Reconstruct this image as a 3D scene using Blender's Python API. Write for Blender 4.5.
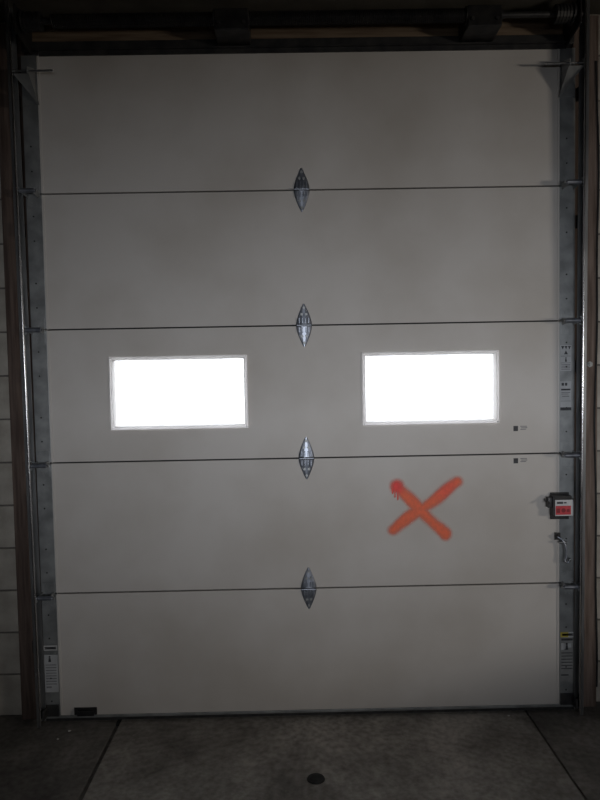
import bpy, bmesh, math, random
from mathutils import Vector, Matrix

# ------------------------------------------------------------------ clear
for o in list(bpy.data.objects):
    bpy.data.objects.remove(o, do_unlink=True)
scene = bpy.context.scene
C = scene.collection
random.seed(7)

# ------------------------------------------------------------------ camera
pitch, yaw, roll = -0.0472, 0.0085, -0.0184
fwd = Vector((math.sin(yaw)*math.cos(pitch), math.cos(yaw)*math.cos(pitch), math.sin(pitch)))
rgt = Vector((math.cos(yaw), -math.sin(yaw), 0))
upv = rgt.cross(fwd)
r2 = rgt*math.cos(roll) + upv*math.sin(roll)
u2 = -rgt*math.sin(roll) + upv*math.cos(roll)
cam_d = bpy.data.cameras.new('camera')
cam_d.sensor_fit = 'VERTICAL'; cam_d.sensor_height = 36.0; cam_d.lens = 640/800*36
cam_d.clip_start = 0.02; cam_d.clip_end = 200
cam = bpy.data.objects.new('camera', cam_d); C.objects.link(cam)
cam.matrix_world = Matrix(((r2.x, u2.x, -fwd.x, -0.0488), (r2.y, u2.y, -fwd.y, -2.9389),
                           (r2.z, u2.z, -fwd.z, 1.6275), (0, 0, 0, 1)))
scene.camera = cam

# ------------------------------------------------------------------ world: bright overcast sky
w = bpy.data.worlds.new('overcast_sky'); scene.world = w; w.use_nodes = True
bg = w.node_tree.nodes['Background']
bg.inputs[0].default_value = (0.93, 0.96, 1.0, 1); bg.inputs[1].default_value = 5.0

# ------------------------------------------------------------------ unseen lamps added behind made-up wall openings
def area(name, loc, target, sx, sy, power, col, spread=math.pi):
    d = bpy.data.lights.new(name, 'AREA'); d.shape = 'RECTANGLE'; d.size = sx; d.size_y = sy
    d.energy = power; d.color = col; d.spread = spread
    o = bpy.data.objects.new(name, d); C.objects.link(o); o.location = loc
    o.rotation_euler = (Vector(target)-Vector(loc)).to_track_quat('-Z', 'Y').to_euler()
    return o
# added key lamp behind a made-up opening on the right (crisp, slanting)
area('side_key_lamp', (5.2, -4.0, 1.50), (0.5, 0, 1.2), 0.9, 0.16, 40, (1.0, 0.91, 0.80))
# added fill lamp behind the made-up slot in the unseen back wall
area('rear_fill_lamp', (0.3, -6.5, 1.45), (0.3, 0, 1.45), 3.2, 1.2, 123, (0.89, 0.93, 1.0))

vs = scene.view_settings
vs.view_transform = 'Standard'; vs.look = 'None'; vs.gamma = 1.0; vs.use_curve_mapping = False
vs.exposure = 0.17

# ------------------------------------------------------------------ materials
def new_mat(name):
    m = bpy.data.materials.new(name); m.use_nodes = True
    nt = m.node_tree; b = nt.nodes['Principled BSDF']
    return m, nt, b
def N(nt, t, **kw):
    n = nt.nodes.new(t)
    for k, v in kw.items():
        if hasattr(n, k): setattr(n, k, v)
        else: n.inputs[k].default_value = v
    return n
def ramp(nt, stops):
    r = nt.nodes.new('ShaderNodeValToRGB'); e = r.color_ramp.elements
    while len(e) < len(stops): e.new(0.5)
    for i, (p, c) in enumerate(stops):
        e[i].position = p; e[i].color = (*c, 1)
    return r
def mat(name, c0, c1, rough=0.6, metal=0.0, scale=6, detail=6, bump=0.0, bscale=60, stretch=(1, 1, 1), lo=0.35, hi=0.65, rvar=0.0):
    m, nt, b = new_mat(name)
    tc = N(nt, 'ShaderNodeTexCoord'); mp = N(nt, 'ShaderNodeMapping'); mp.inputs['Scale'].default_value = stretch
    nt.links.new(tc.outputs['Object'], mp.inputs[0])
    n = N(nt, 'ShaderNodeTexNoise'); n.inputs['Scale'].default_value = scale; n.inputs['Detail'].default_value = detail
    nt.links.new(mp.outputs[0], n.inputs['Vector'])
    r = ramp(nt, [(lo, c0), (hi, c1)]); nt.links.new(n.outputs['Fac'], r.inputs[0])
    nt.links.new(r.outputs[0], b.inputs['Base Color'])
    b.inputs['Roughness'].default_value = rough; b.inputs['Metallic'].default_value = metal
    if rvar:
        mr = N(nt, 'ShaderNodeMapRange'); mr.inputs['To Min'].default_value = rough-rvar; mr.inputs['To Max'].default_value = rough+rvar
        nt.links.new(n.outputs['Fac'], mr.inputs[0]); nt.links.new(mr.outputs[0], b.inputs['Roughness'])
    if bump:
        n2 = N(nt, 'ShaderNodeTexNoise'); n2.inputs['Scale'].default_value = bscale; n2.inputs['Detail'].default_value = 4
        nt.links.new(mp.outputs[0], n2.inputs['Vector'])
        bp = N(nt, 'ShaderNodeBump'); bp.inputs['Strength'].default_value = bump; bp.inputs['Distance'].default_value = 0.004
        nt.links.new(n2.outputs['Fac'], bp.inputs['Height']); nt.links.new(bp.outputs[0], b.inputs['Normal'])
    return m

M = {}
M['skin'] = mat('white_embossed_steel', (0.53, 0.493, 0.45), (0.635, 0.605, 0.572), 0.55, 0, 1.7, 6, 0.12, 240, lo=0.32, hi=0.58)
M['frame_solid'] = mat('white_plastic', (0.60, 0.59, 0.58), (0.66, 0.65, 0.64), 0.45, 0, 8)
M['galv'] = mat('galvanised_steel', (0.24, 0.25, 0.25), (0.36, 0.37, 0.37), 0.45, 0.55, 14, 5, 0.05, 120, rvar=0.1)
M['hinge'] = mat('zinc_plated_steel', (0.22, 0.24, 0.28), (0.36, 0.38, 0.43), 0.36, 0.8, 30, 4, rvar=0.1)
M['track'] = mat('galvanised_track', (0.34, 0.35, 0.36), (0.48, 0.49, 0.50), 0.32, 0.9, 9, 5, stretch=(4, 4, .5), rvar=0.08)
M['bright'] = mat('lip_highlight_steel', (0.62, 0.62, 0.63), (0.80, 0.80, 0.81), 0.22, 1.0, 9, 5, stretch=(4, 4, .5), rvar=0.06)  # brighter than the track steel, to give the lip its highlight line
M['angle'] = mat('bluish_galvanised_angle', (0.06, 0.066, 0.085), (0.11, 0.118, 0.145), 0.5, 0.5, 12, 5, stretch=(3, 3, 1))
M['dark'] = mat('black_oiled_steel', (0.02, 0.02, 0.022), (0.045, 0.043, 0.042), 0.5, 0.4, 20, 5)
M['darksteel'] = mat('dull_dark_steel', (0.05, 0.05, 0.055), (0.09, 0.088, 0.085), 0.45, 0.6, 14, 5)
M['rubber'] = mat('black_rubber', (0.012, 0.012, 0.012), (0.03, 0.03, 0.03), 0.8, 0, 30)
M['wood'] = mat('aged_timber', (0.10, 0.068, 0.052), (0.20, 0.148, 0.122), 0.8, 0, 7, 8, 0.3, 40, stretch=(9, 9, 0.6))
M['wood_shaded'] = mat('shaded_timber', (0.07, 0.045, 0.035), (0.14, 0.10, 0.08), 0.8, 0, 7, 8, 0.3, 40, stretch=(9, 9, 0.6))  # same timber darkened for the shade behind the left track
M['woodh'] = mat('aged_header_timber', (0.12, 0.08, 0.05), (0.22, 0.16, 0.105), 0.8, 0, 7, 8, 0.3, 40, stretch=(0.6, 9, 9))
M['mortar'] = mat('grey_mortar', (0.11, 0.10, 0.09), (0.17, 0.155, 0.14), 0.95, 0, 30, 6, 0.4, 120)
M['block'] = mat('painted_concrete_block', (0.33, 0.30, 0.255), (0.46, 0.425, 0.37), 0.9, 0, 9, 8, 0.45, 130)
M['plaster'] = mat('dark_painted_wall', (0.115, 0.085, 0.06), (0.16, 0.125, 0.09), 0.9, 0, 3, 6, 0.2, 60)
M['dim'] = mat('sky_blocker_dark', (0.03, 0.028, 0.026), (0.05, 0.047, 0.043), 0.9, 0, 3, 6)
M['ceil'] = mat('dark_ceiling_deck', (0.05, 0.048, 0.045), (0.08, 0.076, 0.07), 0.9, 0, 4, 6)
M['beam'] = mat('old_painted_beam', (0.085, 0.08, 0.066), (0.13, 0.12, 0.10), 0.7, 0, 6, 6)
M['white_print'] = mat('white_sticker', (0.55, 0.55, 0.55), (0.66, 0.66, 0.66), 0.5, 0, 20)
M['grey_sticker'] = mat('silver_sticker', (0.42, 0.43, 0.44), (0.50, 0.51, 0.52), 0.5, 0, 20)
M['worn_sticker'] = mat('worn_sticker', (0.24, 0.24, 0.235), (0.33, 0.33, 0.32), 0.6, 0, 24)
M['ink'] = mat('black_ink', (0.03, 0.03, 0.035), (0.06, 0.06, 0.065), 0.6, 0, 50)
M['greyink'] = mat('faded_grey_ink', (0.16, 0.16, 0.17), (0.22, 0.22, 0.23), 0.6, 0, 50)
M['yellow'] = mat('yellow_print', (0.55, 0.44, 0.06), (0.62, 0.50, 0.10), 0.5, 0, 20)
M['red'] = mat('red_print', (0.50, 0.035, 0.05), (0.62, 0.06, 0.07), 0.5, 0, 30)
M['chip'] = mat('white_chip', (0.6, 0.58, 0.55), (0.7, 0.68, 0.65), 0.6, 0, 50)
M['outside'] = mat('outside_concrete', (0.5, 0.5, 0.48), (0.6, 0.6, 0.58), 0.9, 0, 2)

# concrete floor: big blotches, small stains, fine grain
def floor_mat(name, k):
    m, nt, b = new_mat(name)
    geo = N(nt, 'ShaderNodeNewGeometry')
    n1 = N(nt, 'ShaderNodeTexNoise'); n1.inputs['Scale'].default_value = 2.3; n1.inputs['Detail'].default_value = 8; n1.inputs['Roughness'].default_value = 0.65
    n2 = N(nt, 'ShaderNodeTexNoise'); n2.inputs['Scale'].default_value = 38; n2.inputs['Detail'].default_value = 8
    for n in (n1, n2): nt.links.new(geo.outputs['Position'], n.inputs['Vector'])
    r1 = ramp(nt, [(p_, tuple(k*c_ for c_ in col_)) for p_, col_ in ((0.34, (0.10, 0.092, 0.085)), (0.5, (0.20, 0.188, 0.17)), (0.64, (0.31, 0.29, 0.265)))]); nt.links.new(n1.outputs['Fac'], r1.inputs[0])
    r2_ = ramp(nt, [(0.3, (0.62, 0.61, 0.60)), (0.62, (1.0, 1.0, 1.0))]); nt.links.new(n2.outputs['Fac'], r2_.inputs[0])
    mx = N(nt, 'ShaderNodeMix', data_type='RGBA', blend_type='MULTIPLY'); mx.inputs[0].default_value = 1
    nt.links.new(r1.outputs[0], mx.inputs[6]); nt.links.new(r2_.outputs[0], mx.inputs[7])
    nt.links.new(mx.outputs[2], b.inputs['Base Color']); b.inputs['Roughness'].default_value = 0.75
    bp = N(nt, 'ShaderNodeBump'); bp.inputs['Strength'].default_value = 0.3; bp.inputs['Distance'].default_value = 0.004
    nt.links.new(n2.outputs['Fac'], bp.inputs['Height']); nt.links.new(bp.outputs[0], b.inputs['Normal'])
    return m
M['floor'] = floor_mat('worn_concrete', 1.0)
M['floor_pale'] = floor_mat('pale_concrete', 1.75)  # same concrete in a paler tone for the centre slab

# clear glazing: passes the sky straight through, faint surface reflection
def glass_mat():
    m = bpy.data.materials.new('window_glazing'); m.use_nodes = True; nt = m.node_tree; nt.nodes.clear()
    out = N(nt, 'ShaderNodeOutputMaterial'); tr = N(nt, 'ShaderNodeBsdfTransparent'); gl = N(nt, 'ShaderNodeBsdfGlossy')
    tr.inputs[0].default_value = (0.92, 0.93, 0.94, 1); gl.inputs['Roughness'].default_value = 0.05
    n = N(nt, 'ShaderNodeTexNoise'); n.inputs['Scale'].default_value = 9
    mr = N(nt, 'ShaderNodeMapRange'); mr.inputs['To Min'].default_value = 0.03; mr.inputs['To Max'].default_value = 0.08
    mx = N(nt, 'ShaderNodeMixShader')
    nt.links.new(n.outputs['Fac'], mr.inputs[0]); nt.links.new(mr.outputs[0], mx.inputs[0])
    nt.links.new(tr.outputs[0], mx.inputs[1]); nt.links.new(gl.outputs[0], mx.inputs[2]); nt.links.new(mx.outputs[0], out.inputs[0])
    return m
M['glass'] = glass_mat()

# milky plastic window frame that lets some daylight through
def frame_mat():
    m, nt, b = new_mat('milky_white_plastic'); out = nt.nodes['Material Output']
    n = N(nt, 'ShaderNodeTexNoise'); n.inputs['Scale'].default_value = 12
    r = ramp(nt, [(0.3, (0.58, 0.57, 0.57)), (0.7, (0.66, 0.65, 0.65))]); nt.links.new(n.outputs['Fac'], r.inputs[0]); nt.links.new(r.outputs[0], b.inputs['Base Color'])
    b.inputs['Roughness'].default_value = 0.4
    t = N(nt, 'ShaderNodeBsdfTranslucent'); t.inputs[0].default_value = (0.8, 0.78, 0.78, 1)
    mx = N(nt, 'ShaderNodeMixShader'); mx.inputs[0].default_value = 0.5
    nt.links.new(b.outputs[0], mx.inputs[1]); nt.links.new(t.outputs[0], mx.inputs[2]); nt.links.new(mx.outputs[0], out.inputs[0])
    return m
M['frame'] = frame_mat()

# spray paint: coverage comes from a vertex attribute of the paint film, grain from noise
def spray_mat():
    m = bpy.data.materials.new('orange_red_spray_paint'); m.use_nodes = True; nt = m.node_tree
    b = nt.nodes['Principled BSDF']; out = nt.nodes['Material Output']
    at = N(nt, 'ShaderNodeAttribute', attribute_name='cover'); hv = N(nt, 'ShaderNodeAttribute', attribute_name='heavy')
    n = N(nt, 'ShaderNodeTexNoise'); n.inputs['Scale'].default_value = 55; n.inputs['Detail'].default_value = 5
    tc = N(nt, 'ShaderNodeTexCoord'); nt.links.new(tc.outputs['Object'], n.inputs['Vector'])
    mr = N(nt, 'ShaderNodeMapRange'); mr.inputs['To Min'].default_value = 0.72; mr.inputs['To Max'].default_value = 1.25
    nt.links.new(n.outputs['Fac'], mr.inputs[0])
    mu = N(nt, 'ShaderNodeMath', operation='MULTIPLY', use_clamp=True)
    nt.links.new(at.outputs['Fac'], mu.inputs[0]); nt.links.new(mr.outputs[0], mu.inputs[1])
    cm = N(nt, 'ShaderNodeMix', data_type='RGBA')
    cm.inputs[6].default_value = (1.0, 0.19, 0.085, 1); cm.inputs[7].default_value = (1.0, 0.085, 0.075, 1)
    nt.links.new(hv.outputs['Fac'], cm.inputs[0]); nt.links.new(cm.outputs[2], b.inputs['Base Color'])
    b.inputs['Roughness'].default_value = 0.6
    tr = N(nt, 'ShaderNodeBsdfTransparent'); mx = N(nt, 'ShaderNodeMixShader')
    nt.links.new(mu.outputs[0], mx.inputs[0]); nt.links.new(tr.outputs[0], mx.inputs[1]); nt.links.new(b.outputs[0], mx.inputs[2])
    nt.links.new(mx.outputs[0], out.inputs[0])
    return m
M['spray'] = spray_mat()

# ------------------------------------------------------------------ mesh helpers
def mesh_obj(name, bm, m, parent=None, loc=(0, 0, 0), smooth=False):
    bmesh.ops.recalc_face_normals(bm, faces=bm.faces[:])
    me = bpy.data.meshes.new(name); bm.to_mesh(me); bm.free()
    me.materials.append(M[m] if isinstance(m, str) else m)
    if smooth:
        for p in me.polygons: p.use_smooth = True
        me.set_sharp_from_angle(angle=math.radians(40))
    o = bpy.data.objects.new(name, me); C.objects.link(o); o.location = loc
    if parent: o.parent = parent
    return o
def link_mesh(name, me, parent, loc=(0, 0, 0), rot=(0, 0, 0)):
    o = bpy.data.objects.new(name, me); C.objects.link(o); o.location = loc; o.rotation_euler = rot
    if parent: o.parent = parent
    return o
def empty(name, loc=(0, 0, 0), parent=None):
    o = bpy.data.objects.new(name, None); C.objects.link(o); o.location = loc; o.empty_display_size = 0.1
    if parent: o.parent = parent
    return o
def tag(o, label=None, cat=None, group=None, kind=None):
    if label: o['label'] = label
    if cat: o['category'] = cat
    if group: o['group'] = group
    if kind: o['kind'] = kind
    return o
def box(bm, x0, x1, y0, y1, z0, z1, bev=0.0):
    r = bmesh.ops.create_cube(bm, size=1.0)
    vs_ = r['verts']
    for v in vs_:
        v.co = Vector(((x0+x1)/2+v.co.x*(x1-x0), (y0+y1)/2+v.co.y*(y1-y0), (z0+z1)/2+v.co.z*(z1-z0)))
    if bev:
        es = list({e for v in vs_ for e in v.link_edges})
        bmesh.ops.bevel(bm, geom=es, offset=bev, segments=2, affect='EDGES', profile=0.6)
def bx(name, m, parent, x0, x1, y0, y1, z0, z1, bev=0.0, loc=(0, 0, 0)):
    bm = bmesh.new(); box(bm, x0, x1, y0, y1, z0, z1, bev); return mesh_obj(name, bm, m, parent, loc)
def cyl(bm, a, b, r, seg=16, r_end=None, caps=True):
    a = Vector(a); b = Vector(b); d = b-a
    q = d.to_track_quat('Z', 'Y').to_matrix().to_4x4()
    bmesh.ops.create_cone(bm, cap_ends=caps, segments=seg, radius1=r, radius2=r if r_end is None else r_end, depth=d.length,
                          matrix=Matrix.Translation((a+b)/2) @ q)
def tube(bm, pts, r, seg=8):
    pts = [Vector(p) for p in pts]; rings = []
    prev = None
    for i, p in enumerate(pts):
        t = (pts[min(i+1, len(pts)-1)]-pts[max(i-1, 0)]).normalized()
        if prev is None:
            u = t.orthogonal().normalized()
        else:
            u = (prev - t*prev.dot(t)).normalized()
        prev = u; v = t.cross(u)
        rings.append([bm.verts.new(p+(u*math.cos(2*math.pi*k/seg)+v*math.sin(2*math.pi*k/seg))*r) for k in range(seg)])
    for i in range(len(rings)-1):
        for k in range(seg):
            bm.faces.new((rings[i][k], rings[i][(k+1) % seg], rings[i+1][(k+1) % seg], rings[i+1][k]))
    bm.faces.new(rings[0][::-1]); bm.faces.new(rings[-1])
def prism(bm, poly, axis, a0, a1):
    """poly: 2D points; axis 'x': (y,z), 'y': (x,z), 'z': (x,y)"""
    def mk(p, a):
        return {'x': (a, p[0], p[1]), 'y': (p[0], a, p[1]), 'z': (p[0], p[1], a)}[axis]
    A = [bm.verts.new(mk(p, a0)) for p in poly]; B = [bm.verts.new(mk(p, a1)) for p in poly]
    n = len(poly)
    bm.faces.new(A); bm.faces.new(B[::-1])
    for i in range(n): bm.faces.new((A[i], B[i], B[(i+1) % n], A[(i+1) % n]))
def slab_holes(bm, us, vs_, holes, d0, d1, put):
    """grid slab with missing cells; put(u,v,d)->xyz"""
    cache = {}
    def V(i, j, k):
        key = (i, j, k)
        if key not in cache: cache[key] = bm.verts.new(put(us[i], vs_[j], (d0, d1)[k]))
        return cache[key]
    nu, nv = len(us)-1, len(vs_)-1
    solid = lambda i, j: 0 <= i < nu and 0 <= j < nv and (i, j) not in holes
    for i in range(nu):
        for j in range(nv):
            if not solid(i, j): continue
            bm.faces.new((V(i, j, 0), V(i+1, j, 0), V(i+1, j+1, 0), V(i, j+1, 0)))
            bm.faces.new((V(i, j, 1), V(i, j+1, 1), V(i+1, j+1, 1), V(i+1, j, 1)))
            if not solid(i-1, j): bm.faces.new((V(i, j, 0), V(i, j+1, 0), V(i, j+1, 1), V(i, j, 1)))
            if not solid(i+1, j): bm.faces.new((V(i+1, j, 0), V(i+1, j, 1), V(i+1, j+1, 1), V(i+1, j+1, 0)))
            if not solid(i, j-1): bm.faces.new((V(i, j, 0), V(i, j, 1), V(i+1, j, 1), V(i+1, j, 0)))
            if not solid(i, j+1): bm.faces.new((V(i, j+1, 0), V(i+1, j+1, 0), V(i+1, j+1, 1), V(i, j+1, 1)))

# ================================================================== SETTING
XL, XR, YB, ZC = -3.2, 3.6, -3.9, 4.0
XE, YE = 6.2, -7.0      # added dark shell round the lamps, keeps sky light out
# floor: base with slabs and open joints
fl = bx('floor', 'mortar', None, XL-0.2, XE, YE, 0.26, -0.16, -0.012); tag(fl, kind='structure')
for x0, x1 in ((XL, -0.908), (-0.890, 1.010), (1.020, XE)):
    bx('slab', 'floor_pale' if x0 == -0.890 else 'floor', fl, x0, x1, YE, 0.26, -0.012, 0.0, 0.003)
for x0, x1 in ((-0.908, -0.890), (1.010, 1.020)):
    bx('joint_light_plug', 'rubber', fl, x0, x1, -0.03, 0.26, -0.013, -0.0005)  # added plug, stops daylight leaking through the joint under the door
gr = bx('ground', 'outside', None, -60, 60, 0.26, 120, -0.17, -0.01); tag(gr, kind='structure')
# front wall with the door opening, concrete blocks proud of the mortar
bm = bmesh.new()
slab_holes(bm, [XL, -1.17, 1.17, XE], [-0.16, 0.0, 3.03, ZC], {(1, 1)}, 0.068, 0.26, lambda u, v, d: (u, d, v))
wf = mesh_obj('wall_front', bm, 'mortar'); tag(wf, kind='structure')
BH, BL = 0.203, 0.406
bms = {}
def block_mesh(wd):
    k = round(wd, 3)
    if k not in bms:
        b_ = bmesh.new(); box(b_, 0, wd, 0, 0.05, 0, BH-0.008, 0.002)
        bmesh.ops.recalc_face_normals(b_, faces=b_.faces[:])
        me = bpy.data.meshes.new('block'); b_.to_mesh(me); b_.free(); me.materials.append(M['block']); bms[k] = me
    return bms[k]
for side in (-1, 1):
    for c in range(17):
        x = 1.235
        cuts = [0.30 if c % 2 else 0.50, BL, BL]
        for wd in cuts:
            x0 = x if side > 0 else -x-wd+0.008
            link_mesh('block', block_mesh(wd-0.008), wf, (x0, 0.060+random.uniform(-0.0012, 0.0012), c*BH+0.004))
            x += wd
# other walls and ceiling
bm = bmesh.new()
slab_holes(bm, [YB, -3.35, -2.15, 0.07], [0, 1.01, 2.25, ZC], {(1, 1)}, XR, XR+0.2, lambda u, v, d: (d, u, v))  # opening made up; its sill shades the door's lower right
tag(mesh_obj('wall_right', bm, 'plaster'), kind='structure')
tag(bx('wall_left', 'plaster', None, XL-0.2, XL, YE, 0.07, 0, ZC), kind='structure')
bm = bmesh.new()
slab_holes(bm, [XL, -0.78, 1.95, XR], [0, 1.06, 1.81, ZC], {(1, 1)}, YB-0.2, YB, lambda u, v, d: (u, d, v))  # made-up slot, its sill and head shade the door's bottom and top
tag(mesh_obj('wall_back', bm, 'plaster'), kind='structure')
tag(bx('ceiling', 'ceil', None, XL-0.2, XE, YE, 0.26, ZC, ZC+0.15), kind='structure')
tag(bx('wall_sky_blocker_back', 'dim', None, XL-0.2, XE, YE-0.2, YE, -0.16, ZC+0.15), kind='structure')  # added unseen wall, blocks sky light behind the slot
tag(bx('wall_sky_blocker_right', 'dim', None, XE, XE+0.2, YE, 0.26, -0.16, ZC+0.15), kind='structure')  # added side of the same sky-blocking shell, out of view
# timber jambs and header board around the opening
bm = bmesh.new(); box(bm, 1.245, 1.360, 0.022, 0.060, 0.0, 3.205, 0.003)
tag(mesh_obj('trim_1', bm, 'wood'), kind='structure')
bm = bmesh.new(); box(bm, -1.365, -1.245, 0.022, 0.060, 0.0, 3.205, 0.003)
tag(mesh_obj('trim_2', bm, 'wood_shaded'), kind='structure')
bm = bmesh.new(); box(bm, -1.243, 1.243, 0.022, 0.060, 3.116, 3.205, 0.003)
tag(mesh_obj('trim_3', bm, 'woodh'), kind='structure')

tag(bx('trim_shade_strip', 'darksteel', None, -1.243, 1.243, 0.006, 0.060, 3.074, 3.115, 0.003), kind='structure')  # dark strip added for the shaded gap under the header board

# ================================================================== THE DOOR
S = 0.61
door = empty('door_1', (0, 0, 0))
tag(door, 'white five-section overhead door with two windows and an orange spray-painted cross', 'door', kind='structure')
HX, SX = 1.172, 1.242           # edge of white skin, outer edge of steel end stiles
WX, WZ, WW, WH = 0.578, 1.534, 0.622, 0.328
sections = []
for k in range(5):              # k=0 bottom
    z0, z1 = k*S, (k+1)*S
    zb = z0+0.0035 if k else 0.028
    zt = z1-0.0035 if k < 4 else z1
    bm = bmesh.new()
    put = lambda u, v, d: (u, d, v)
    if k == 2:
        us = [-HX, -WX-WW/2, -WX+WW/2, WX-WW/2, WX+WW/2, HX]; vv = [zb, WZ-WH/2, WZ+WH/2, zt]
        slab_holes(bm, us, vv, {(1, 1), (3, 1)}, 0.0, 0.045, put)
    else:
        slab_holes(bm, [-HX, HX], [zb, zt], set(), 0.0, 0.045, put)
    es = [e for e in bm.edges if len(e.link_faces) == 2 and e.calc_face_angle(0) > 1 and all(abs(v.co.y) < 1e-6 for v in e.verts) and abs(e.verts[0].co.z-e.verts[1].co.z) < 1e-6 and (abs(e.verts[0].co.z-zb) < 1e-6 or abs(e.verts[0].co.z-zt) < 1e-6)]
    bmesh.ops.bevel(bm, geom=es, offset=0.003, segments=2, affect='EDGES')
    sec = mesh_obj('section', bm, 'skin', door); sections.append(sec)
    if k < 4:   # compressed joint gasket between two sections, set back in the groove
        bx('joint_gasket', 'rubber', sec, -HX, HX, 0.016, 0.040, z1-0.006, z1+0.006)
    # narrow folded return of the skin beside each stile
    for s in (-1, 1):
        xa, xb = sorted((s*(HX-0.010), s*HX))
        bx('skin_return', 'skin', sec, xa, xb, -0.0035, 0.0, zb+0.004, zt-0.004, 0.001)
        # galvanised end stile with punched screw holes
        xa, xb = sorted((s*HX, s*SX))
        bm = bmesh.new(); box(bm, xa+0.0005, xb, -0.004, 0.045, zb, zt, 0.0012)
        st = mesh_obj('end_stile', bm, 'galv', sec)
        bm = bmesh.new()
        for dz in (0.10, 0.21, 0.40, 0.51):
            if zb < z0+dz-0.01:
                for dx in (0.45,):
                    xx = xa+(xb-xa)*dx
                    cyl(bm, (xx, -0.0055, z0+dz), (xx, -0.003, z0+dz), 0.0038, 8)
        mesh_obj('screws', bm, 'dark', sec)

# bottom seal and its retainer
bm = bmesh.new(); box(bm, -SX, SX, -0.006, 0.045, 0.018, 0.030, 0.002)
mesh_obj('seal_retainer', bm, 'galv', door)
bm = bmesh.new(); prism(bm, [(-0.002, 0.018), (0.047, 0.018), (0.050, 0.006), (0.040, 0.0), (0.006, 0.0), (-0.006, 0.006)], 'x', -SX, SX)
mesh_obj('bottom_seal', bm, 'rubber', door)
# top strut: angle along the top edge
bm = bmesh.new(); prism(bm, [(0.0, 3.046), (0.0, 3.072), (-0.020, 3.072), (-0.020, 3.066), (-0.006, 3.066), (-0.006, 3.046)], 'x', -1.16, 1.20)
mesh_obj('top_strut', bm, 'darksteel', door)

# windows
def window(cx, label):
    bm = bmesh.new()
    fo, fi = 0.004, 0.016
    us = [cx-WW/2-fo, cx-WW/2+fi, cx+WW/2-fi, cx+WW/2+fo]; vv = [WZ-WH/2-fo, WZ-WH/2+fi, WZ+WH/2-fi, WZ+WH/2+fo]
    # outer face ring sloping into the pane
    ring0 = [(us[0], vv[0]), (us[3], vv[0]), (us[3], vv[3]), (us[0], vv[3])]
    def ring(off, y):
        x0, x1, z0, z1 = us[0]+off, us[3]-off, vv[0]+off, vv[3]-off
        return [bm.verts.new(p) for p in ((x0, y, z0), (x1, y, z0), (x1, y, z1), (x0, y, z1))]
    rs = [ring(0, 0.0), ring(0.0015, -0.009), ring(0.011, -0.011), ring(0.014, -0.009), ring(0.019, 0.014), ring(0.019, 0.034), ring(0.0145, 0.034), ring(0.0145, 0.0)]
    for a, b in zip(rs[:6], rs[1:6]):
        for i in range(4): bm.faces.new((a[i], a[(i+1) % 4], b[(i+1) % 4], b[i]))
    f = mesh_obj('window', bm, 'frame', door)
    f['label'] = label
    bx('pane', 'glass', f, us[0]+0.0185, us[3]-0.0185, 0.018, 0.022, vv[0]+0.0185, vv[3]-0.0185)
    bm = bmesh.new()
    for sx in (-1, 1):
        for sz in (-1, 1):
            cyl(bm, (cx+sx*(WW/2-0.004), -0.0125, WZ+sz*(WH/2-0.004)), (cx+sx*(WW/2-0.004), -0.010, WZ+sz*(WH/2-0.004)), 0.003, 8)
    mesh_obj('screws', bm, 'frame', f)
window(-WX, 'white framed window to the left of the middle hinges')
window(WX, 'white framed window above the orange cross')

# centre hinges: two pointed leaves, a pin barrel, ribs and screws
def leaf_bm(sgn):
    bm = bmesh.new(); n = 14; L, W = 0.098, 0.0365
    rows = []
    for i in range(n+1):
        t = i/n
        z = 0.004+(L-0.004)*t
        hw = W*(1-t**1.4) + 0.0035*t
        th = 0.008*(1-t)**1.1+0.002
        xs = (-1, -0.82, -0.3, 0.3, 0.82, 1)
        ys = (0.0, -0.55, -1.0, -1.0, -0.55, 0.0)
        rows.append([bm.verts.new((hw*x, -0.0005+th*y, sgn*z)) for x, y in zip(xs, ys)])
    for a, b in zip(rows, rows[1:]):
        for i in range(5): bm.faces.new((a[i], a[i+1], b[i+1], b[i]))
    bm.faces.new(rows[0]); bm.faces.new(rows[-1][::-1])
    for x in (-0.021, -0.007, 0.007, 0.021):   # pressed ribs near the barrel
        box(bm, x-0.0022, x+0.0022, -0.013, -0.006, min(sgn*0.008, sgn*0.034), max(sgn*0.008, sgn*0.034), 0.001)
    return bm
barrel_me = leaf_up = leaf_dn = screw_me = None
for k in range(1, 5):
    z = k*S
    if barrel_me is None:
        bm = bmesh.new(); cyl(bm, (-0.030, -0.016, 0), (0.030, -0.016, 0), 0.0058, 14); cyl(bm, (-0.034, -0.016, 0), (0.034, -0.016, 0), 0.0035, 10)
        box(bm, -0.028, 0.028, -0.016, 0.0, -0.005, 0.005, 0.001)
        hb = mesh_obj('hinge', bm, 'hinge', door, (0.001, 0, z), True); barrel_me = hb.data
        l1 = mesh_obj('hinge_leaf', leaf_bm(1), 'hinge', hb); l2 = mesh_obj('hinge_leaf', leaf_bm(-1), 'hinge', hb); leaf_up, leaf_dn = l1.data, l2.data
        bm = bmesh.new(); cyl(bm, (0, -0.004, 0), (0, 0.0, 0), 0.0065, 6); cyl(bm, (0, -0.0052, 0), (0, -0.004, 0), 0.0042, 10)
        sc = mesh_obj('screw', bm, 'galv', hb); screw_me = sc.data; sc.location = (0, -0.004, 0.080)
    else:
        hb = link_mesh('hinge', barrel_me, door, (0.001, 0, z))
        link_mesh('hinge_leaf', leaf_up, hb); link_mesh('hinge_leaf', leaf_dn, hb); link_mesh('screw', screw_me, hb, (0, -0.004, 0.080))
    for p in ((0, -0.004, -0.080), (-0.010, -0.007, 0.050), (0.010, -0.007, 0.050), (-0.010, -0.007, -0.050), (0.010, -0.007, -0.050)):
        link_mesh('screw', screw_me, hb, p)

# roller position in front of the door grows with height: the tracks lean inwards
def track_y(z): return -0.040-0.014*z
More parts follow.
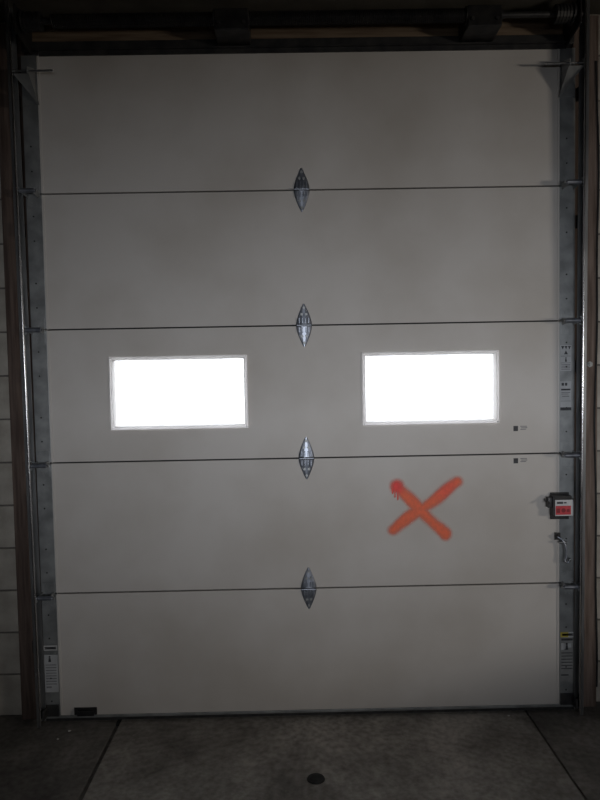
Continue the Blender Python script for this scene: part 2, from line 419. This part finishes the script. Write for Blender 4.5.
# end hinges with roller carriers at every joint, and at the bottom corners
for s in (-1, 1):
    for k in range(1, 5):
        z = k*S-0.004
        yr = track_y(z)
        bm = bmesh.new()
        x0, x1 = (1.178, 1.236)
        f = lambda a, b: sorted((s*a, s*b))
        xa, xb = f(x0, x1)
        box(bm, xa, xb, -0.0065, -0.0038, z-0.060, z+0.058, 0.001)
        # two upstands that hold the roller tube off the door
        for xx in (x0+0.002, x1-0.006):
            xa, xb = f(xx, xx+0.004)
            prism(bm, [(-0.006, z-0.016), (-0.006, z+0.016), (yr-0.004, z+0.010), (yr-0.004, z-0.010)], 'x', xa, xb)
        h = mesh_obj('end_hinge', bm, 'galv', door)
        bm = bmesh.new(); cyl(bm, (s*1.174, yr, z), (s*1.238, yr, z), 0.0105, 14)
        mesh_obj('roller_sleeve', bm, 'hinge', h, smooth=True)
        bm = bmesh.new(); cyl(bm, (s*1.165, yr, z), (s*1.245, yr, z), 0.0052, 10)
        cyl(bm, (s*1.243, yr, z), (s*1.2545, yr, z), 0.0205, 18)
        mesh_obj('roller', bm, 'track', h, smooth=True)
        bm = bmesh.new()
        for dz in (-0.048, -0.036, 0.036, 0.048):
            for xx in (1.196, 1.218):
                cyl(bm, (s*xx, -0.0085, z+dz), (s*xx, -0.006, z+dz), 0.0048, 6)
        mesh_obj('bolts', bm, 'galv', h)
    # bottom corner bracket
    bm = bmesh.new(); xa, xb = sorted((s*1.176, s*1.240))
    box(bm, xa, xb, -0.012, -0.0042, 0.030, 0.085, 0.002)
    xa, xb = sorted((s*1.228, s*1.236)); box(bm, xa, xb, -0.060, -0.012, 0.034, 0.080, 0.002)
    cyl(bm, (s*1.225, track_y(0.06), 0.06), (s*1.245, track_y(0.06), 0.06), 0.0055, 10); cyl(bm, (s*1.243, track_y(0.06), 0.06), (s*1.2545, track_y(0.06), 0.06), 0.0205, 18)
    mesh_obj('bottom_bracket', bm, 'darksteel', door)
    # top roller bracket: shelf, sloping gusset, carrier
    zt = 2.935
    yr = track_y(zt)
    bm = bmesh.new()
    xa, xb = sorted((s*1.178, s*1.182)); prism(bm, [(-0.004, zt-0.10), (-0.004, zt+0.055), (-0.098, zt+0.024), (-0.098, zt-0.004)], 'x', xa, xb)
    xa, xb = sorted((s*1.178, s*1.240)); box(bm, xa, xb, -0.0075, -0.004, zt-0.10, zt+0.05, 0.0008)
    tb = mesh_obj('top_bracket', bm, 'galv', door)
    bm = bmesh.new()
    # sloping plate: wide at its top edge, running down and inwards to the stile
    P = [(1.172, -0.100, zt-0.008), (1.238, -0.100, zt-0.008), (1.205, -0.055, zt-0.048), (1.172, -0.010, zt-0.105), (1.165, -0.010, zt-0.105)]
    A = [bm.verts.new((s*p[0], p[1], p[2])) for p in P]; B = [bm.verts.new((s*p[0], p[1]+0.004, p[2]+0.004)) for p in P]
    bm.faces.new(A); bm.faces.new(B[::-1])
    for i in range(5): bm.faces.new((A[i], B[i], B[(i+1) % 5], A[(i+1) % 5]))
    mesh_obj('gusset', bm, 'galv', tb)
    bm = bmesh.new(); cyl(bm, (s*1.075, yr, zt+0.012), (s*1.245, yr, zt+0.012), 0.0045, 10); cyl(bm, (s*1.243, yr, zt+0.012), (s*1.2545, yr, zt+0.012), 0.0205, 18)
    mesh_obj('roller', bm, 'track', tb, smooth=True)

# lift handle at the foot of the bottom section
bm = bmesh.new(); box(bm, -1.108, -1.002, -0.004, 0.0, 0.004+0.028, 0.066, 0.001)
lh = mesh_obj('lift_handle', bm, 'dark', door)
bm = bmesh.new(); box(bm, -1.088, -1.010, -0.026, -0.004, 0.036, 0.044, 0.002); box(bm, -1.088, -1.010, -0.026, -0.020, 0.040, 0.060, 0.002)
mesh_obj('grip', bm, 'dark', lh)

# stickers on the end stiles -------------------------------------------------
def sticker(x0, x1, z0, z1, m, label):
    bm = bmesh.new(); box(bm, x0, x1, -0.0048, -0.0038, z0, z1)
    o = mesh_obj('warning_label', bm, m, door); o['label'] = label; return o
YS0, YS1 = -0.0053, -0.0046
def bars(parent, name, m, rects):
    bm = bmesh.new()
    for r in rects: box(bm, r[0], r[1], YS0, YS1, r[2], r[3])
    return mesh_obj(name, bm, m, parent)
def figure(parent, x, z, h, m='ink'):
    bm = bmesh.new()
    cyl(bm, (x, YS0, z+h*0.82), (x, YS1, z+h*0.82), h*0.16, 10)
    prism(bm, [(x-h*.22, z), (x+h*.22, z), (x+h*.14, z+h*.62), (x-h*.14, z+h*.62)], 'y', YS0, YS1)
    return mesh_obj('pictogram', bm, m, parent)
# upper right: two stickers one above the other
o = sticker(1.175, 1.226, 1.600, 1.718, 'grey_sticker', 'silver warning sticker with chevrons and a figure, beside the right window')
bm = bmesh.new()
for i in range(3):
    x = 1.179+i*0.0155
    prism(bm, [(x, 1.714), (x+0.014, 1.714), (x+0.007, 1.698)], 'y', YS0, YS1)
mesh_obj('chevrons', bm, 'ink', o)
bm = bmesh.new(); prism(bm, [(1.192, 1.676), (1.210, 1.676), (1.201, 1.694)], 'y', YS0, YS1); mesh_obj('warning_triangle', bm, 'ink', o)
bars(o, 'rule_lines', 'ink', [(1.177, 1.224, 1.667, 1.6685), (1.177, 1.224, 1.636, 1.6375)])
figure(o, 1.201, 1.642, 0.021)
bars(o, 'text_lines', 'greyink', [(1.180, 1.221, 1.627-0.007*i, 1.630-0.007*i) for i in range(4)])
o = sticker(1.175, 1.226, 1.418, 1.552, 'grey_sticker', 'silver text sticker with a dark foot band, below the chevron sticker')
bars(o, 'heading', 'ink', [(1.181, 1.192, 1.532, 1.545), (1.197, 1.207, 1.532, 1.545), (1.179, 1.222, 1.510, 1.518)])
bars(o, 'text_lines', 'greyink', [(1.180, 1.221, 1.499, 1.502), (1.180, 1.213, 1.492, 1.495), (1.184, 1.216, 1.481, 1.485), (1.177, 1.224, 1.460, 1.462)])
bars(o, 'foot_band', 'ink', [(1.175, 1.226, 1.418, 1.432)])
# lower right: yellow header
o = sticker(1.177, 1.239, 0.140, 0.376, 'worn_sticker', 'worn warning sticker with a yellow heading at the foot of the right stile')
bars(o, 'heading', 'yellow', [(1.177, 1.214, 0.352, 0.376)]); bars(o, 'heading_frame', 'white_print', [(1.214, 1.239, 0.372, 0.376), (1.214, 1.239, 0.352, 0.356)])
bars(o, 'heading_text', 'ink', [(1.184, 1.234, 0.359, 0.369)])
bars(o, 'picture_box', 'white_print', [(1.180, 1.192, 0.292, 0.324)])
bars(o, 'picture_box_edge', 'grey_sticker', [(1.194, 1.202, 0.296, 0.322), (1.212, 1.228, 0.302, 0.322)])
figure(o, 1.206, 0.292, 0.034)
bars(o, 'text_lines', 'ink', [(1.181, 1.234, 0.275-0.015*i, 0.279-0.015*i) for i in range(6)] + [(1.180, 1.215, 0.168, 0.174), (1.181, 1.234, 0.336, 0.346)])
# lower left
o = sticker(-1.239, -1.176, 0.144, 0.322, 'grey_sticker', 'grey warning sticker with a framed heading at the foot of the left stile')
bars(o, 'heading_frame', 'white_print', [(-1.239, -1.176, 0.361, 0.366), (-1.239, -1.176, 0.343, 0.347), (-1.239, -1.235, 0.347, 0.361), (-1.180, -1.176, 0.347, 0.361)])
bars(o, 'heading_text', 'ink', [(-1.231, -1.184, 0.350, 0.358)])
figure(o, -1.213, 0.288, 0.030)
bars(o, 'text_lines', 'greyink', [(-1.233, -1.183, 0.272-0.013*i, 0.276-0.013*i) for i in range(8)] + [(-1.232, -1.208, 0.164, 0.172)])

# two pairs of small printed marks on the white skin
def marks(z, label):
    bm = bmesh.new(); box(bm, 0.960, 0.981, -0.0008, 0.0002, z-0.012, z+0.012)
    o = mesh_obj('printed_mark', bm, 'ink', door); o['label'] = label
    bm = bmesh.new()
    for i, (a, b) in enumerate(((0.0, 0.030), (0.004, 0.032), (0.0, 0.026))):
        box(bm, 0.992+a, 0.992+b, -0.0008, 0.0002, z+0.008-0.007*i, z+0.0115-0.007*i)
    mesh_obj('text_lines', bm, 'greyink', o)
marks(1.338, 'small dark square print above the joint right of the window')
marks(1.188, 'small dark square print below the joint right of the window')

# spray-painted cross ---------------------------------------------------------
def seg_d(p, a, b):
    ax, az = a; bx_, bz = b; dx, dz = bx_-ax, bz-az
    t = max(0, min(1, ((p[0]-ax)*dx+(p[1]-az)*dz)/(dx*dx+dz*dz)))
    return math.hypot(p[0]-ax-dx*t, p[1]-az-dz*t)
strokes = [[(0.414, 1.086), (0.447, 1.045), (0.529, 0.967), (0.590, 0.898), (0.640, 0.853)],
           [(0.698, 1.096), (0.640, 1.050), (0.529, 0.967), (0.470, 0.935), (0.428, 0.905), (0.399, 0.876)]]
drips = [((0.408, 1.075), (0.408, 1.030)), ((0.421, 1.072), (0.421, 1.018)), ((0.398, 1.070), (0.397, 1.048))]
step = 0.004; gx0, gx1, gz0, gz1 = 0.34, 0.77, 0.79, 1.16
nx, nz = int((gx1-gx0)/step), int((gz1-gz0)/step)
cov = {}; hvy = {}
def sm(t): t = max(0, min(1, t)); return t*t*(3-2*t)
for i in range(nx+1):
    for j in range(nz+1):
        p = (gx0+i*step, gz0+j*step)
        c = 0; h = 0
        for si, st in enumerate(strokes):
            d = min(seg_d(p, a, b) for a, b in zip(st, st[1:]))
            wd = 0.040 + (0.004*math.sin(p[0]*41+si))
            c = max(c, sm((wd-d)/0.034)*0.95)
        d = math.hypot(p[0]-0.418, p[1]-1.080)
        h = sm((0.055-d)/0.045); c = max(c, 0.97*sm((0.046-d)/0.038))
        for a, b in drips:
            dd = sm((0.0052-seg_d(p, a, b))/0.004)
            c = max(c, dd*0.9); h = max(h, dd)
        d2 = math.hypot(p[0]-0.650, p[1]-1.062); h = max(h, 0.45*sm((0.09-d2)/0.08))
        cov[i, j] = c; hvy[i, j] = h
bm = bmesh.new(); vmap = {}
la = bm.verts.layers.float.new('cover'); lb = bm.verts.layers.float.new('heavy')
def gv(i, j):
    if (i, j) not in vmap:
        v = bm.verts.new((gx0+i*step, -0.0006, gz0+j*step)); v[la] = cov[i, j]; v[lb] = hvy[i, j]; vmap[i, j] = v
    return vmap[i, j]
for i in range(nx):
    for j in range(nz):
        if max(cov[i, j], cov[i+1, j], cov[i, j+1], cov[i+1, j+1]) > 0.04:
            bm.faces.new((gv(i, j), gv(i+1, j), gv(i+1, j+1), gv(i, j+1)))
o = mesh_obj('spray_painted_cross', bm, 'spray', door); o['label'] = 'orange-red spray-painted X with a heavy dripping corner'

# slide lock with red and white plate ----------------------------------------
bm = bmesh.new(); box(bm, 1.150, 1.236, -0.010, -0.004, 0.905, 1.030, 0.002)
box(bm, 1.146, 1.232, -0.050, -0.010, 0.926, 1.022, 0.004)
lock = mesh_obj('slide_lock', bm, 'dark', door, (-0.022, 0, 0.008))
lock['label'] = 'black slide lock carrying a red and white plate'
bx('lock_plate', 'white_print', lock, 1.154, 1.236, -0.0535, -0.050, 0.930, 1.004, 0.001)
bx('red_panel', 'red', lock, 1.156, 1.226, -0.0545, -0.0530, 0.936, 0.977)
bm = bmesh.new(); cyl(bm, (1.192, -0.0552, 0.956), (1.192, -0.0540, 0.956), 0.010, 12); box(bm, 1.160, 1.176, -0.0552, -0.0540, 0.945, 0.965); box(bm, 1.206, 1.220, -0.0552, -0.0540, 0.948, 0.962)
mesh_obj('red_panel_symbol', bm, mat('dark_red_print', (0.22, 0.015, 0.02), (0.28, 0.02, 0.03), 0.5), lock)
bm = bmesh.new(); box(bm, 1.162, 1.190, -0.0545, -0.0530, 0.986, 0.996); box(bm, 1.194, 1.206, -0.0545, -0.0530, 0.988, 0.994)
mesh_obj('plate_text', bm, 'ink', lock)
bm = bmesh.new(); cyl(bm, (1.118, -0.030, 0.998), (1.252, -0.030, 0.998), 0.006, 12); cyl(bm, (1.124, -0.030, 0.998), (1.124, -0.058, 0.990), 0.005, 10)
box(bm, 1.128, 1.150, -0.040, -0.010, 0.965, 1.012, 0.003)
mesh_obj('bolt', bm, 'darksteel', lock, smooth=True)
# hanging pull hook below the lock
bm = bmesh.new(); box(bm, 1.160, 1.186, -0.012, -0.004, 0.812, 0.846, 0.002); cyl(bm, (1.170, -0.004, 0.832), (1.170, -0.030, 0.832), 0.007, 12)
hook = mesh_obj('pull_hook', bm, 'dark', door, (-0.012, 0, 0.004)); hook['label'] = 'dark curved pull hook hanging below the slide lock'
bm = bmesh.new()
tube(bm, [(1.166, -0.026, 0.830), (1.180, -0.030, 0.824), (1.193, -0.034, 0.808), (1.200, -0.036, 0.785), (1.203, -0.036, 0.757), (1.202, -0.036, 0.735), (1.196, -0.036, 0.722), (1.200, -0.037, 0.713), (1.210, -0.037, 0.712), (1.217, -0.037, 0.722)], 0.0046, 10)
mesh_obj('hook_rod', bm, 'hinge', hook, smooth=True)
bm = bmesh.new(); bmesh.ops.create_uvsphere(bm, u_segments=12, v_segments=8, radius=0.0085, matrix=Matrix.Translation((1.216, -0.037, 0.726)))
cyl(bm, (1.172, -0.033, 0.806), (1.206, -0.033, 0.806), 0.0055, 10)
mesh_obj('hook_end', bm, 'track', hook, smooth=True)

# ================================================================== TRACKS
def track(s, label):
    root = empty('door_track', (s*1.258, track_y(0), 0)); root.rotation_euler.x = math.atan(0.014)
    tag(root, label, 'track', 'roller tracks beside the overhead door')
    T = 0.0022; H = 3.62
    # channel section in (x towards the door, y), seen from above
    prof = [(0.000, 0.026), (0.000, -0.026)]
    outer = [(0.002, 0.028), (0.034, 0.028), (0.038, 0.024), (0.036, 0.0225), (0.0335, 0.0255), (0.0045, 0.0255), (0.0022, 0.023),
             (0.0022, -0.021), (0.0045, -0.0235), (0.026, -0.0235), (0.0295, -0.0205), (0.032, -0.0225), (0.0305, -0.0265), (0.027, -0.0285), (0.002, -0.0285), (0.0, -0.026), (0.0, 0.026)]
    bm = bmesh.new(); prism(bm, [(-s*x*0.60, y) for x, y in outer], 'z', 0.012, H)
    ch = mesh_obj('channel', bm, 'track', root, smooth=True)
    bm = bmesh.new(); cyl(bm, (-s*0.0165, -0.0262, 0.012), (-s*0.0165, -0.0262, H), 0.0042, 20)
    mesh_obj('rolled_lip', bm, 'bright', root, smooth=True)
    # continuous mounting angle between channel and jamb
    bm = bmesh.new(); 
    A = [(0.0, 0.0275), (0.0, 0.0295), (0.042, 0.0295), (0.042, 0.0275)]
    prism(bm, [(s*(x-0.021), y) for x, y in A], 'z', 0.012, 3.1)
    mesh_obj('mounting_angle', bm, 'angle', root)
    # wall brackets
    for z in (0.35, 1.05, 1.62, 2.28, 2.85):
        bm = bmesh.new()
        yw = 0.022-(track_y(z))-0.0015
        xa, xb = sorted((0, s*0.004)); box(bm, xa, xb, -0.018, yw, z-0.03, z+0.03, 0.001)
        xa, xb = sorted((0, s*0.042)); box(bm, xa, xb, yw-0.004, yw, z-0.03, z+0.03, 0.001)
        br = mesh_obj('wall_bracket', bm, 'darksteel', root)
        bm = bmesh.new(); cyl(bm, (s*0.026, yw-0.010, z), (s*0.026, yw-0.003, z), 0.008, 6); mesh_obj('lag_bolt', bm, 'galv', br)
    return root
track(-1, 'galvanised roller track running up the left side of the door')
track(1, 'galvanised roller track running up the right side beside the timber jamb')

# ================================================================== SPRING SHAFT ABOVE THE DOOR
sh = empty('torsion_spring_shaft', (0, -0.110, 3.140))
tag(sh, 'dark torsion spring shaft mounted across the header above the door', 'door spring')
bm = bmesh.new(); cyl(bm, (-1.225, 0, 0), (1.225, 0, 0), 0.0127, 14); mesh_obj('shaft', bm, 'darksteel', sh, smooth=True)
for xa, xb in ((-1.06, -0.33), (-0.22, 0.74)):
    bm = bmesh.new(); turns = int((xb-xa)/0.0085); seg = 10; pts = []
    for i in range(turns*seg+1):
        a = 2*math.pi*i/seg; pts.append((xa+(xb-xa)*i/(turns*seg), 0.026*math.cos(a), 0.026*math.sin(a)))
    tube(bm, pts, 0.0036, 5); mesh_obj('spring_coil', bm, 'dark', sh, smooth=True)
for xa, xb in ((-0.362, -0.215), (0.722, 0.868)):
    bm = bmesh.new(); box(bm, xa, xb, -0.032, 0.132, -0.060, 0.028, 0.004)
    pl = mesh_obj('anchor_plate', bm, 'dark', sh)
    bm = bmesh.new(); cyl(bm, (xa-0.012, 0, 0), (xb+0.012, 0, 0), 0.021, 16); cyl(bm, (xa-0.004, 0, 0), (xa, 0, 0), 0.036, 16); cyl(bm, (xa+0.02, -0.038, -0.03), (xa+0.02, -0.030, -0.03), 0.008, 6); cyl(bm, (xb-0.02, -0.038, -0.03), (xb-0.02, -0.030, -0.03), 0.008, 6)
    mesh_obj('winding_cone', bm, 'darksteel', pl, smooth=True)
for s in (-1, 1):
    bm = bmesh.new()
    for i in range(5):
        xa = s*(1.105+0.014*i); cyl(bm, (xa, 0, 0), (xa+s*0.009, 0, 0), 0.038, 22); cyl(bm, (xa+s*0.009, 0, 0), (xa+s*0.014, 0, 0), 0.035, 22)
    cyl(bm, (s*1.176, 0, 0), (s*1.184, 0, 0), 0.044, 22)
    mesh_obj('cable_drum', bm, 'darksteel', sh, smooth=False)
    bm = bmesh.new(); xa, xb = sorted((s*1.196, s*1.202))
    prism(bm, [(-0.05, -0.06), (0.128, -0.09), (0.128, 0.06), (-0.05, 0.05)], 'x', xa, xb)
    mesh_obj('end_bearing_plate', bm, 'dark', sh)
# dark steel beam over the spring
bm = bmesh.new()
prism(bm, [(-0.175, 3.228), (-0.175, 3.242), (-0.070, 3.248), (-0.060, 3.40), (-0.175, 3.41), (-0.175, 3.424), (0.066, 3.424), (0.066, 3.41), (-0.045, 3.40), (-0.045, 3.248), (0.066, 3.242), (0.066, 3.228)], 'x', XL+0.02, XR-0.02)
tag(mesh_obj('steel_beam', bm, 'beam'), 'dull steel beam crossing above the spring shaft', 'beam')

# ================================================================== SMALL THINGS
bm = bmesh.new()
pts = []
for i in range(90):
    z = 3.0-2.9*i/89
    pts.append((1.353+0.005*math.sin(z*3.1+0.6)+0.003*math.sin(z*8), 0.0178, z))
tube(bm, pts, 0.0042, 8)
cb = mesh_obj('electric_cable', bm, 'rubber', smooth=True); tag(cb, 'thin black cable running down beside the right timber jamb', 'cable')
bm = bmesh.new(); cyl(bm, (1.322, 0.022, 1.628), (1.322, 0.016, 1.628), 0.014, 6); cyl(bm, (1.322, 0.0165, 1.628), (1.322, 0.008, 1.628), 0.007, 12)
tag(mesh_obj('anchor_bolt', bm, 'galv'), 'round bolt head on the right timber jamb level with the window', 'bolt')
# floor cap
bm = bmesh.new(); cyl(bm, (0, 0, 0), (0, 0, 0.006), 0.036, 24, 0.033); cyl(bm, (0, 0, 0.006), (0, 0, 0.009), 0.028, 24, 0.020)
fc = mesh_obj('floor_plug', bm, 'rubber', None, (0.008, -0.468, 0.0)); tag(fc, 'small round black plug on the concrete in front of the door', 'plug')
fc.scale = (1, 0.9, 1)
def chip(name, x, y, r, label):
    bm = bmesh.new(); n = 7; rnd = random.Random(int(x*1000))
    poly = [(r*(0.7+0.5*rnd.random())*math.cos(2*math.pi*i/n), r*(0.6+0.4*rnd.random())*math.sin(2*math.pi*i/n)) for i in range(n)]
    prism(bm, poly, 'z', 0.0, r*0.5)
    tag(mesh_obj(name, bm, 'chip', None, (x, y, 0.0)), label, 'debris', 'white chips on the floor')
chip('paint_chip', -1.105, -0.082, 0.006, 'white chip on the floor under the left end of the door, nearest the door')
chip('paint_chip', -1.134, -0.146, 0.005, 'white chip on the floor at left, the one further from the door')
chip('paint_chip', 0.920, -0.040, 0.006, 'single white chip on the floor under the right part of the door')
